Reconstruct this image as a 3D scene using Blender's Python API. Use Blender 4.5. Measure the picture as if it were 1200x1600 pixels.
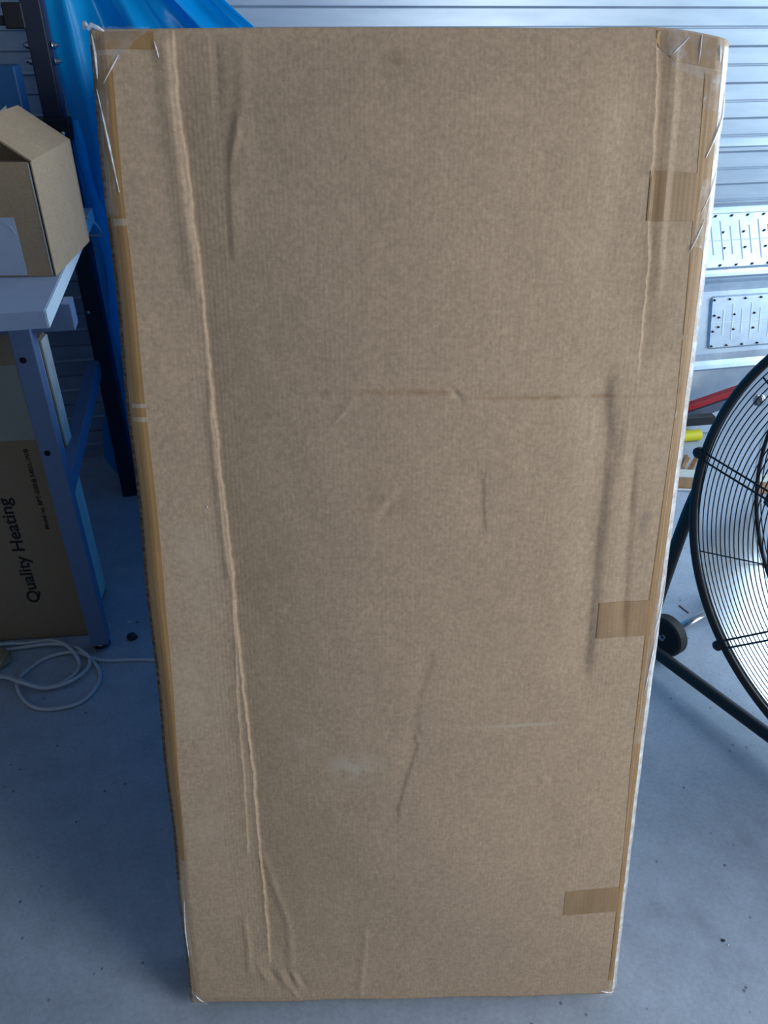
import bpy, bmesh, math, random
import numpy as np
from mathutils import Vector, Matrix
random.seed(4)
for o in list(bpy.data.objects): bpy.data.objects.remove(o)
S = bpy.context.scene; COL = S.collection

# ---------------------------------------------------------------- camera
ROLL = 0.00311488; TH = math.radians(33.0); F_PX = 1230.0
cam = bpy.data.cameras.new('camera'); camo = bpy.data.objects.new('camera', cam); COL.objects.link(camo)
S.camera = camo
cam.sensor_fit = 'VERTICAL'; cam.sensor_height = 24.0; cam.lens = 24.0*F_PX/1600.0; cam.clip_start = 0.02
R0 = Vector((1, 0, 0)); U0 = Vector((0, math.sin(TH), math.cos(TH))); F0 = Vector((0, math.cos(TH), -math.sin(TH)))
Rv = R0*math.cos(ROLL)+U0*math.sin(ROLL); Uv = U0*math.cos(ROLL)-R0*math.sin(ROLL)
camo.matrix_world = Matrix(((Rv.x, Uv.x, -F0.x, 0), (Rv.y, Uv.y, -F0.y, 0), (Rv.z, Uv.z, -F0.z, 1.45), (0, 0, 0, 1)))

# ---------------------------------------------------------------- world and light
w = bpy.data.worlds.new('world'); S.world = w; w.use_nodes = True
bg = w.node_tree.nodes['Background']; bg.inputs[0].default_value = (0.66, 0.82, 1.0, 1); bg.inputs[1].default_value = 0.55

def area(name, loc, target, sx, sy, power, col):
    l = bpy.data.lights.new(name, 'AREA'); l.shape = 'RECTANGLE'; l.size = sx; l.size_y = sy; l.energy = power; l.color = col
    o = bpy.data.objects.new(name, l); COL.objects.link(o); o.location = loc
    o.rotation_euler = (Vector(target)-Vector(loc)).to_track_quat('-Z', 'Y').to_euler(); return o
area('doorway_daylight', (3.6, 2.0, 1.7), (0.8, 1.7, 0.8), 2.0, 2.2, 105, (0.66, 0.85, 1.0))
area('side_daylight', (2.3, -0.45, 1.6), (0.1, 0.7, 0.7), 1.3, 1.8, 56, (0.88, 0.94, 1.0))
S.view_settings.view_transform = 'Standard'; S.view_settings.look = 'None'; S.view_settings.gamma = 1
S.view_settings.use_curve_mapping = False; S.view_settings.exposure = 0.0

# ---------------------------------------------------------------- helpers
def srgb(r, g, b):
    f = lambda c: (c/255/12.92) if c/255 <= 0.04045 else ((c/255+0.055)/1.055)**2.4
    return (f(r), f(g), f(b), 1)

class NT:
    def __init__(s, name):
        s.m = bpy.data.materials.new(name); s.m.use_nodes = True; s.t = s.m.node_tree; s.b = s.t.nodes['Principled BSDF']
    def n(s, typ, **kw):
        x = s.t.nodes.new(typ)
        for k, v in kw.items():
            if k.startswith('_'): setattr(x, k[1:], v)
            else: x.inputs[k.replace('9', ' ')].default_value = v
        return x
    def l(s, a, b): s.t.links.new(a, b)
    def noise(s, scale, detail=3, rough=0.5, vec=None, stretch=None):
        x = s.n('ShaderNodeTexNoise'); x.inputs['Scale'].default_value = scale; x.inputs['Detail'].default_value = detail; x.inputs['Roughness'].default_value = rough
        tc = s.n('ShaderNodeTexCoord'); src = tc.outputs['Object']
        if stretch:
            mp = s.n('ShaderNodeMapping'); mp.inputs['Scale'].default_value = stretch; s.l(src, mp.inputs['Vector']); src = mp.outputs[0]
        s.l(src, x.inputs['Vector']); return x.outputs['Fac']
    def ramp(s, fac, stops):
        r = s.n('ShaderNodeValToRGB'); e = r.color_ramp.elements
        while len(e) < len(stops): e.new(0.5)
        for i, (p, c) in enumerate(stops): e[i].position = p; e[i].color = c
        s.l(fac, r.inputs[0]); return r.outputs[0]
    def mix(s, fac, a, b, mode='MIX'):
        x = s.n('ShaderNodeMix', _data_type='RGBA', _blend_type=mode)
        for i, v in ((0, fac), (6, a), (7, b)):
            if hasattr(v, 'links') or hasattr(v, 'is_linked'): s.l(v, x.inputs[i])
            else: x.inputs[i].default_value = v
        return x.outputs[2]
    def bump(s, h, strength=0.2, dist=0.002):
        x = s.n('ShaderNodeBump'); x.inputs['Strength'].default_value = strength; x.inputs['Distance'].default_value = dist
        s.l(h, x.inputs['Height']); s.l(x.outputs[0], s.b.inputs['Normal'])

def plain(name, col, rough=0.5, metal=0.0, var=0.0, scale=20, coat=0.0):
    m = NT(name); m.b.inputs['Roughness'].default_value = rough; m.b.inputs['Metallic'].default_value = metal
    if coat: m.b.inputs['Coat Weight'].default_value = coat
    f = m.noise(scale, 4)
    v = max(var, 0.04)
    a = tuple(c*(1-v) for c in col[:3])+(1,); b = tuple(min(1, c*(1+v)) for c in col[:3])+(1,)
    m.l(m.ramp(f, [(0.3, a), (0.7, b)]), m.b.inputs['Base Color']); return m.m

def cardboard(name, base, speck=1.0, stretch=(1, 1, 1)):
    m = NT(name); m.b.inputs['Roughness'].default_value = 0.72; m.b.inputs['Specular IOR Level'].default_value = 0.3
    k = lambda f: tuple(min(1, c*f) for c in base[:3])+(1,)
    c1 = m.ramp(m.noise(4.5, 4, 0.6, stretch=stretch), [(0.3, k(0.96)), (0.7, k(1.03))])
    f2 = m.ramp(m.noise(170, 5, 0.75), [(0.35, (0.5-0.085*speck,)*3+(1,)), (0.65, (0.5+0.07*speck,)*3+(1,))])
    f3 = m.ramp(m.noise(46, 4, 0.7, stretch=(1.0, 0.55, 1)), [(0.36, (0.478,)*3+(1,)), (0.66, (0.518, 0.518, 0.520, 1))])
    f4 = m.ramp(m.noise(330, 2, 0.5, stretch=(1, 0.16, 1)), [(0.3, (0.465,)*3+(1,)), (0.7, (0.53,)*3+(1,))])
    col = m.mix(1.0, c1, f2, 'OVERLAY'); col = m.mix(1.0, col, f3, 'OVERLAY'); col = m.mix(0.8, col, f4, 'OVERLAY')
    m.col = col; m.l(col, m.b.inputs['Base Color']); m.bump(m.noise(240, 3, 0.6), 0.12, 0.0006)
    return m

KRAFT = srgb(182, 156, 129)
def spot(m, c, r, strength, colr, ns=30, thr=0.5):
    """a worn patch of its own shape at c=(x,y) in the carton's own coordinates"""
    tc = m.n('ShaderNodeTexCoord'); mp = m.n('ShaderNodeMapping', _vector_type='TEXTURE'); mp.inputs['Location'].default_value = (c[0], c[1], 0)
    mp.inputs['Scale'].default_value = (r[0], r[1], 1000.0); m.l(tc.outputs['Object'], mp.inputs['Vector'])
    g = m.n('ShaderNodeTexGradient', _gradient_type='SPHERICAL'); m.l(mp.outputs[0], g.inputs[0])
    nz = m.noise(ns, 4, 0.7); mu = m.n('ShaderNodeMath', _operation='MULTIPLY'); m.l(g.outputs['Fac'], mu.inputs[0])
    nr = m.ramp(nz, [(thr-0.1, (0, 0, 0, 1)), (thr+0.12, (1, 1, 1, 1))]); m.l(nr, mu.inputs[1])
    m2 = m.n('ShaderNodeMath', _operation='MULTIPLY'); m.l(mu.outputs[0], m2.inputs[0]); m2.inputs[1].default_value = strength; m2.use_clamp = True
    m.col = m.mix(m2.outputs[0], m.col, colr)
    m.l(m.col, m.b.inputs['Base Color'])
mc = cardboard('carton_kraft', KRAFT)
pale = srgb(192, 176, 154); dark = srgb(140, 116, 88)
spot(mc, (0.285, 0.478), (0.055, 0.035), 1.3, pale, 55, 0.45)
spot(mc, (0.225, 0.515), (0.04, 0.03), 1.0, pale, 45, 0.5)
spot(mc, (0.07, 0.80), (0.05, 0.12), 0.6, pale, 14, 0.5)
spot(mc, (0.06, 0.60), (0.05, 0.10), 0.7, pale, 12, 0.48)
spot(mc, (0.06, 0.36), (0.06, 0.10), 0.4, pale, 16, 0.5)
spot(mc, (0.29, 0.41), (0.03, 0.02), 0.6, dark, 60, 0.5)
spot(mc, (0.345, 1.41), (0.025, 0.02), 0.6, dark, 60, 0.45)
spot(mc, (0.33, 0.90), (0.06, 0.04), 0.35, dark, 40, 0.5)
spot(mc, (0.17, 0.78), (0.05, 0.06), 0.3, dark, 30, 0.5)
spot(mc, (0.35, 1.039), (0.13, 0.006), 0.7, srgb(150, 112, 70), 20, 0.45)
spot(mc, (0.56, 1.030), (0.17, 0.004), 0.8, srgb(150, 112, 70), 20, 0.45)
spot(mc, (0.685, 0.86), (0.012, 0.03), 0.7, srgb(120, 105, 92), 60, 0.45)
spot(mc, (0.53, 0.547), (0.10, 0.004), 0.8, pale, 30, 0.4)
M_KRAFT = mc.m

def tapemat(name, base, rough):
    m = NT(name); m.b.inputs['Roughness'].default_value = rough; m.b.inputs['Specular IOR Level'].default_value = 0.45
    k = lambda f: tuple(min(1, c*f) for c in base[:3])+(1,)
    c1 = m.ramp(m.noise(28, 4, 0.7, stretch=(1, 0.3, 1)), [(0.3, k(0.86)), (0.7, k(1.12))])
    c2 = m.ramp(m.noise(400, 2, 0.6, stretch=(0.15, 1, 1)), [(0.3, (0.475,)*3+(1,)), (0.7, (0.525,)*3+(1,))])
    m.l(m.mix(1.0, c1, c2, 'OVERLAY'), m.b.inputs['Base Color']); m.bump(m.noise(300, 2, 0.5, stretch=(0.2, 1, 1)), 0.15, 0.0005)
    return m.m
M_TAPE = tapemat('brown_packing_tape', srgb(164, 128, 84), 0.42)
M_TAPE2 = tapemat('tape_patch', srgb(158, 127, 92), 0.5)
M_TAPEGAP = tapemat('tape_gap', srgb(178, 160, 138), 0.5)

def clear(name, tint, alpha, rough=0.12, noise_bump=0.5):
    m = NT(name); m.b.inputs['Base Color'].default_value = tint; m.b.inputs['Roughness'].default_value = rough
    m.b.inputs['IOR'].default_value = 1.6; m.b.inputs['Coat Weight'].default_value = 0.6
    a = m.ramp(m.noise(60, 3, 0.6), [(0.4, (alpha*0.5,)*3+(1,)), (0.7, (min(1, alpha*1.6),)*3+(1,))]); m.l(a, m.b.inputs['Alpha'])
    m.bump(m.noise(90, 3, 0.6), noise_bump, 0.003); return m.m
M_CLEAR = clear('clear_tape_film', (0.75, 0.73, 0.72, 1), 0.16)
M_STREAK = clear('tape_fold_glint', (0.9, 0.9, 0.92, 1), 0.75, 0.15)  # tape folds tinted whitish, their glints put into the colour
M_EDGE = clear('edge_tape_glare', srgb(245, 244, 242), 1.0, 0.3, 0.05)  # tape coloured near white to carry the glare on the right edge

m = NT('corrugated_edge'); m.b.inputs['Roughness'].default_value = 0.8
m.l(m.ramp(m.noise(160, 2, 0.5, stretch=(0.3, 1, 0.3)), [(0.4, srgb(84, 62, 44)), (0.62, srgb(134, 108, 80))]), m.b.inputs['Base Color']); M_CORR = m.m

m = NT('concrete'); m.b.inputs['Roughness'].default_value = 0.62; m.b.inputs['Specular IOR Level'].default_value = 0.4
base = m.ramp(m.noise(1.6, 5, 0.6), [(0.3, srgb(150, 161, 176)), (0.7, srgb(168, 178, 192))])
c = m.mix(1.0, base, m.ramp(m.noise(14, 6, 0.7), [(0.3, (0.44,)*3+(1,)), (0.7, (0.55,)*3+(1,))]), 'OVERLAY')
c = m.mix(1.0, c, m.ramp(m.noise(110, 5, 0.75), [(0.35, (0.45,)*3+(1,)), (0.65, (0.55,)*3+(1,))]), 'OVERLAY')
sp = m.ramp(m.noise(70, 3, 0.6), [(0.66, (0, 0, 0, 1)), (0.76, (1, 1, 1, 1))])
sv = m.n('ShaderNodeTexVoronoi'); sv.inputs['Scale'].default_value = 26; tc = m.n('ShaderNodeTexCoord'); m.l(tc.outputs['Object'], sv.inputs['Vector'])
dots = m.ramp(sv.outputs['Distance'], [(0.05, (0.7, 0.7, 0.7, 1)), (0.10, (0, 0, 0, 1))])
msk = m.n('ShaderNodeMath', _operation='MULTIPLY'); m.l(dots, msk.inputs[0]); m.l(m.ramp(m.noise(9, 2), [(0.42, (0, 0, 0, 1)), (0.5, (1, 1, 1, 1))]), msk.inputs[1])
c = m.mix(msk.outputs[0], c, srgb(60, 66, 78))
sm = m.ramp(m.noise(5.5, 3, 0.5), [(0.62, (0, 0, 0, 1)), (0.70, (0.30, 0.30, 0.30, 1))]); c = m.mix(sm, c, srgb(118, 126, 140))
m.l(c, m.b.inputs['Base Color']); m.bump(m.noise(120, 4, 0.6), 0.15, 0.001); M_FLOOR = m.m

m = NT('ribbed_steel_cladding'); m.b.inputs['Metallic'].default_value = 0.35; m.b.inputs['Roughness'].default_value = 0.36
m.l(m.ramp(m.noise(3, 4, 0.6, stretch=(1, 1, 6)), [(0.3, srgb(158, 172, 188)), (0.7, srgb(184, 196, 208))]), m.b.inputs['Base Color'])
m.bump(m.noise(7, 3), 0.1, 0.004); M_WALL = m.m
m = NT('galvanised_steel'); m.b.inputs['Metallic'].default_value = 0.55; m.b.inputs['Roughness'].default_value = 0.34
m.l(m.ramp(m.noise(14, 5, 0.7), [(0.3, srgb(160, 176, 194)), (0.7, srgb(186, 198, 210))]), m.b.inputs['Base Color']); M_GALV = m.m
M_RIB = plain('rib_highlight', srgb(214, 224, 234), 0.55)  # same steel as the plate, coloured lighter for the light on the ribs
M_PAINTWALL = plain('painted_wall', srgb(150, 155, 162), 0.9)
M_STEELBLUE = plain('blue_grey_powder_coat', srgb(104, 120, 152), 0.42, 0.0, 0.05, 60)
M_WHITETOP = plain('white_laminate', srgb(178, 192, 220), 0.45)
M_LITEDGE = plain('lit_laminate_edge', srgb(225, 235, 240), 0.5)  # lit copy of the white laminate, daylight from the right painted in
M_BLACK = plain('black_paint', srgb(20, 21, 25), 0.5, 0.0, 0.1)
M_DARKFRAME = plain('dark_navy_paint', srgb(26, 32, 50), 0.5, 0.0, 0.1)
M_RUBBER = plain('rubber', srgb(34, 35, 38), 0.7)
M_CHROME = plain('chrome', srgb(190, 195, 200), 0.16, 1.0)
M_ALU = plain('aluminium_drum', srgb(200, 206, 214), 0.2, 0.9, 0.05, 8)
M_BLADE = plain('blade_metal', srgb(150, 158, 172), 0.35, 0.8)
M_CABLE = plain('white_cable', srgb(196, 198, 204), 0.45)
M_INK = plain('black_ink', srgb(20, 19, 20), 0.7)
M_RED = plain('red_paint', srgb(150, 20, 26), 0.4)
M_GREYBAR = plain('grey_bar', srgb(70, 78, 96), 0.5)
M_YELLOW = plain('yellow_plastic', srgb(205, 195, 20), 0.5)
M_WOOD = plain('raw_wood', srgb(176, 138, 104), 0.8, 0, 0.2, 40)
M_WOODDARK = plain('torn_wood', srgb(150, 112, 80), 0.85, 0, 0.3, 60)
M_LABEL = plain('paper_label', srgb(198, 208, 228), 0.4)
M_STONE = plain('dark_stone', srgb(52, 54, 62), 0.85, 0, 0.3, 90)
M_SCRAP = plain('pale_scrap', srgb(205, 205, 200), 0.7)
M_BLUEPANEL = plain('blue_machine_paint', srgb(22, 78, 124), 0.5)
M_HOLE = plain('dark_hole', srgb(8, 9, 12), 0.9)
mk2 = cardboard('small_carton_kraft', srgb(188, 158, 126), 0.6); M_KRAFT2 = mk2.m
mk3 = cardboard('heater_carton_kraft', srgb(150, 128, 104), 0.6); M_KRAFT3 = mk3.m
M_FOAM = plain('white_foam', srgb(205, 205, 196), 0.8, 0, 0.1, 30)
m = NT('blue_plastic_film'); m.b.inputs['Roughness'].default_value = 0.28
m.l(m.ramp(m.noise(5, 3), [(0.3, srgb(12, 184, 246)), (0.7, srgb(30, 206, 252))]), m.b.inputs['Base Color'])
tr = m.n('ShaderNodeBsdfTranslucent'); tr.inputs[0].default_value = srgb(40, 215, 252)
mx = m.n('ShaderNodeMixShader'); mx.inputs[0].default_value = 0.6
m.l(m.b.outputs[0], mx.inputs[1]); m.l(tr.outputs[0], mx.inputs[2]); m.l(mx.outputs[0], m.t.nodes['Material Output'].inputs[0]); m.bump(m.noise(14, 3), 0.25, 0.01)
M_BLUE = m.m

def setp(o, label=None, cat=None, group=None, kind=None):
    if label: o['label'] = label
    if cat: o['category'] = cat
    if group: o['group'] = group
    if kind: o['kind'] = kind
    return o
def thing(name, label, cat, loc=(0, 0, 0), rot=None, group=None):
    o = bpy.data.objects.new(name, None); COL.objects.link(o); o.empty_display_size = 0.05
    if rot is not None: o.matrix_world = Matrix.Translation(loc) @ rot.to_4x4()
    else: o.location = loc
    return setp(o, label, cat, group)
def mk(name, V, F, mat, parent=None, smooth=False, bevel=0):
    me = bpy.data.meshes.new(name); me.from_pydata([tuple(map(float, v)) for v in V], [], F); me.materials.append(mat); me.validate()
    bm = bmesh.new(); bm.from_mesh(me); bmesh.ops.recalc_face_normals(bm, faces=bm.faces)
    if bevel: bmesh.ops.bevel(bm, geom=[e for e in bm.edges if e.is_manifold and e.calc_face_angle(0) > 0.5], offset=bevel, segments=2, affect='EDGES', profile=0.5)
    bm.to_mesh(me); bm.free()
    if smooth:
        for p in me.polygons: p.use_smooth = True
    o = bpy.data.objects.new(name, me); COL.objects.link(o)
    if parent: o.parent = parent
    return o
class MB:
    def __init__(s): s.V = []; s.F = []
    def add(s, V, F):
        n = len(s.V); s.V += [Vector(v) for v in V]; s.F += [tuple(i+n for i in f) for f in F]; return s
    def box(s, lo, hi, M=None):
        c = [Vector((x, y, z)) for x in (lo[0], hi[0]) for y in (lo[1], hi[1]) for z in (lo[2], hi[2])]
        if M: c = [M @ v for v in c]
        return s.add(c, [(0, 1, 3, 2), (4, 6, 7, 5), (0, 4, 5, 1), (2, 3, 7, 6), (0, 2, 6, 4), (1, 5, 7, 3)])
    def tube(s, P, r, n=10, closed=False, caps=True):
        P = [Vector(p) for p in P]; m = len(P); V = []; prev = None
        for i, p in enumerate(P):
            a = P[(i-1) % m] if (closed or i > 0) else p; b = P[(i+1) % m] if (closed or i < m-1) else p
            t = (b-a).normalized()
            if prev is None: u = t.orthogonal().normalized()
            else: u = (prev-t*prev.dot(t)).normalized()
            prev = u; v = t.cross(u)
            rr = r[i] if hasattr(r, '__len__') else r
            V += [p+(u*math.cos(2*math.pi*k/n)+v*math.sin(2*math.pi*k/n))*rr for k in range(n)]
        F = []
        for i in range(m if closed else m-1):
            j = (i+1) % m
            F += [(i*n+k, i*n+(k+1) % n, j*n+(k+1) % n, j*n+k) for k in range(n)]
        if caps and not closed: F += [tuple(range(n))[::-1], tuple((m-1)*n+k for k in range(n))]
        return s.add(V, F)
    def lathe(s, prof, C, ax, n=24):
        ax = Vector(ax).normalized(); u = ax.orthogonal().normalized(); v = ax.cross(u); C = Vector(C); V = []
        for r, h in prof: V += [C+ax*h+(u*math.cos(2*math.pi*k/n)+v*math.sin(2*math.pi*k/n))*max(r, 1e-5) for k in range(n)]
        F = []
        for i in range(len(prof)-1): F += [(i*n+k, i*n+(k+1) % n, (i+1)*n+(k+1) % n, (i+1)*n+k) for k in range(n)]
        return s.add(V, F)
    def build(s, name, mat, parent=None, smooth=False, bevel=0): return mk(name, s.V, s.F, mat, parent, smooth, bevel)
def smooth_curve(P, k=6, closed=False):
    P = [Vector(p) for p in P]; out = []; n = len(P)
    for i in range(n if closed else n-1):
        g = (lambda j: P[j % n]) if closed else (lambda j: P[max(0, min(n-1, j))])
        a, b, c, d = g(i-1), g(i), g(i+1), g(i+2)
        for q in range(k):
            t = q/k; out.append(0.5*((2*b)+(c-a)*t+(2*a-5*b+4*c-d)*t*t+(3*b-a-3*c+d)*t**3))
    if not closed: out.append(P[-1])
    return out
def autosmooth(o, ang=0.6):
    bm = bmesh.new(); bm.from_mesh(o.data)
    for e in bm.edges: e.smooth = not (e.is_manifold and e.calc_face_angle(0) > ang)
    for f in bm.faces: f.smooth = True
    bm.to_mesh(o.data); bm.free(); return o

# ---------------------------------------------------------------- setting
YW = math.radians(12); WA = Vector((math.cos(YW), math.sin(YW), 0)); WN = Vector((-math.sin(YW), math.cos(YW), 0)); WD = 2.79
def W(a, off, z): return WA*a+WN*(WD-off)+Vector((0, 0, z))
fl = MB().box((-3.2, -3.2, -0.1), (5.2, 4.6, 0)).build('floor', M_FLOOR); setp(fl, kind='structure')
prof = []; z = -0.0; P = 0.1108
k0 = math.floor((0-0.99)/P)
prof.append((0, 0))
k = k0
while True:
    zg = 0.991+k*P; zr = zg+P/2
    if zg > 2.65: break
    if zg > 0.02: prof += [(0, zg-0.0035), (-0.007, zg), (0, zg+0.0035)]
    if zr > 0.02: prof += [(0, zr-0.004), (0.007, zr-0.001), (0.007, zr+0.001), (0, zr+0.005)]
    k += 1
prof += [(0, 2.72)]
V = []; F = []
for a in (-2.6, 4.6):
    V += [W(a, o, zz) for o, zz in prof]
n = len(prof); F = [(i, i+1, n+i+1, n+i) for i in range(n-1)]
V += [W(-2.6, -0.08, 2.72), W(-2.6, -0.08, 0), W(4.6, -0.08, 2.72), W(4.6, -0.08, 0)]
F += [(2*n, 2*n+1, 2*n+3, 2*n+2)]
wb = mk('wall_back', V, F, M_WALL); setp(wb, kind='structure')
wl = MB().box((-2.6, -3.1, 0), (-2.5, 2.2, 2.72)).build('wall_left', M_PAINTWALL); setp(wl, kind='structure')
wf = MB().box((-2.45, -3.2, 0), (1.6, -3.1, 2.72)).build('wall_front', M_PAINTWALL); setp(wf, kind='structure')  # unseen wall, added so that light comes in from the right
cl = MB().box((-2.45, -3.2, 2.72), (4.8, 4.6, 2.82)).build('ceiling', M_PAINTWALL); setp(cl, kind='structure')
# steel head rail of the wall where its top band starts
tr_ = MB().add([W(0.9, 0.012, 1.013), W(3.9, 0.012, 1.013), W(3.9, 0.0, 1.036), W(0.9, 0.0, 1.036), W(0.9, 0.0, 1.006), W(3.9, 0.0, 1.006)], [(0, 1, 2, 3), (4, 5, 1, 0)]).build('trim_1', M_WALL); setp(tr_, kind='structure')

# ---------------------------------------------------------------- the big carton
bB = Vector((0.03747849, 0.67338877, 0.025)); bYaw = 0.02338888; bLean = 0.25743401; BW = 0.72359183; BH = 1.44403427; BT = 0.10
bX = Vector((math.cos(bYaw), math.sin(bYaw), 0)); bNh = Vector((-math.sin(bYaw), math.cos(bYaw), 0))
bV = bNh*math.sin(bLean)+Vector((0, 0, math.cos(bLean))); bO = bX.cross(bV)
rot = Matrix((bX, bV, bO)).transposed()
carton = thing('cardboard_carton', 'tall creased flat brown cardboard carton taped along its edges, leaning upright in front', 'cardboard box', bB-bX*BW/2, rot)
XL, XR = -0.003, BW+0.004; RL, RR = 0.009, 0.020
P_ = dict(
A=[(0.093, 1.443), (0.092, 1.378), (0.098, 1.311), (0.102, 1.24), (0.105, 1.166), (0.105, 1.08), (0.112, 1.006), (0.112, 0.92), (0.116, 0.847), (0.119, 0.8)],
A2=[(0.119, 0.8), (0.117, 0.733), (0.117, 0.673), (0.114, 0.578), (0.115, 0.468), (0.115, 0.398), (0.114, 0.313)],
A3=[(0.119, 0.683), (0.124, 0.621), (0.125, 0.556), (0.131, 0.444), (0.131, 0.35), (0.134, 0.263), (0.136, 0.185), (0.137, 0.118)],
A0=[(0.084, 1.43), (0.084, 1.38), (0.089, 1.31), (0.094, 1.24), (0.099, 1.17)],
A4=[(0.108, 1.04), (0.105, 1.0), (0.108, 0.92), (0.110, 0.85), (0.114, 0.79)],
AC=[(0.093, 1.45), (0.092, 1.378), (0.098, 1.311), (0.105, 1.166), (0.112, 0.92), (0.119, 0.8), (0.120, 0.673), (0.128, 0.5), (0.131, 0.35), (0.134, 0.263), (0.137, 0.11)],
L=[(0.138, 0.3), (0.153, 0.237), (0.171, 0.171), (0.173, 0.09)],
S=[(0.101, 0.173), (0.104, 0.126), (0.103, 0.078)],
B=[(0.639, 1.447), (0.642, 1.398), (0.645, 1.331), (0.647, 1.253), (0.651, 1.187), (0.652, 1.10)],
C=[(0.662, 1.415), (0.664, 1.372), (0.664, 1.303), (0.664, 1.231), (0.667, 1.171)],
D=[(0.613, 1.028), (0.619, 0.985), (0.62, 0.924), (0.618, 0.842), (0.618, 0.756), (0.617, 0.66)],
E=[(0.659, 0.946), (0.659, 0.906), (0.662, 0.842), (0.664, 0.775), (0.669, 0.695)],
F=[(0.162, 1.335), (0.153, 1.311), (0.149, 1.269), (0.149, 1.218)],
G=[(0.458, 0.921), (0.459, 0.89), (0.462, 0.858)],
H1=[(0.395, 0.658), (0.38, 0.617), (0.373, 0.574)],
H2=[(0.376, 0.532), (0.372, 0.508), (0.359, 0.463), (0.346, 0.405)],
PP=[(0.298, 0.148), (0.293, 0.087), (0.286, 0.005)])
def JG(v): return 0.8*np.sin(v*43+1)*np.sin(v*17)+0.6*np.sin(v*131+2*np.sin(v*23))+0.4*np.sin(v*310+3*np.sin(v*37))
def sstep(x): x = np.clip(x, 0, 1); return x*x*(3-2*x)
def crease(u, v, key, amp, wl, wr, fade=0.03, kind='exp', jag=0.0):
    p = sorted(P_[key], key=lambda q: q[1]); vs = np.array([q[1] for q in p]); us = np.array([q[0] for q in p])
    uc = np.interp(v, vs, us)+jag*JG(v)
    d = u-uc; win = sstep((v-vs[0]+fade)/fade)*sstep((vs[-1]-v+fade)/fade)
    g = np.where(d < 0, np.exp(-np.abs(d)/wl) if kind == 'exp' else np.exp(-(d/wl)**2), np.exp(-np.abs(d)/wr) if kind == 'exp' else np.exp(-(d/wr)**2))
    return amp*win*g
def dish(u, v, key, amp, wr, lip, fade):
    p = sorted(P_[key], key=lambda q: q[1]); vs = np.array([q[1] for q in p]); us = np.array([q[0] for q in p])
    d = u-np.interp(v, vs, us)-0.0009*JG(v); win = sstep((v-vs[0]+fade)/fade)*sstep((vs[-1]-v+fade)/fade)
    return -amp*win*np.where(d > 0, np.exp(-np.maximum(d, 0)/wr)*(1-np.exp(-np.maximum(d, 0)/lip)), 0)
def bulgeface(u, v):
    p = sorted(P_['AC'], key=lambda q: q[1]); uc = np.interp(v, [q[1] for q in p], [q[0] for q in p])
    t = np.clip((u-uc)/(BW-uc), 0, 1); return 0.023*np.sin(math.pi*t**0.9)*sstep((v+0.02)/0.35)*sstep((BH+0.01-v)/0.10)
def lefttilt(u, v):
    p = sorted(P_['AC'], key=lambda q: q[1]); uc = np.interp(v, [q[1] for q in p], [q[0] for q in p])
    return 0.0065*np.clip((uc-u)/uc, 0, 1)*(0.35+0.65*sstep(v/0.5))
def hcrease(u, v, pts, amp, wb, wt, fade=0.02):
    us = np.array([q[0] for q in pts]); vs = np.array([q[1] for q in pts]); o = np.argsort(us); us = us[o]; vs = vs[o]
    d = v-np.interp(u, us, vs); win = sstep((u-us[0]+fade)/fade)*sstep((us[-1]-u+fade)/fade)
    return amp*win*np.where(d < 0, np.exp(-(d/wb)**2), np.exp(-(d/wt)**2))
def dent(u, v, c, r, amp, ang=0):
    ca, sa = math.cos(ang), math.sin(ang); x = (u-c[0])*ca+(v-c[1])*sa; y = -(u-c[0])*sa+(v-c[1])*ca
    return amp*np.exp(-(x/r[0])**2-(y/r[1])**2)
rs = np.random.RandomState(3)
WV = [(rs.uniform(8, 60), rs.uniform(6, 40), rs.uniform(0, 6.3), rs.uniform(-1, 1)) for _ in range(22)]
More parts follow.
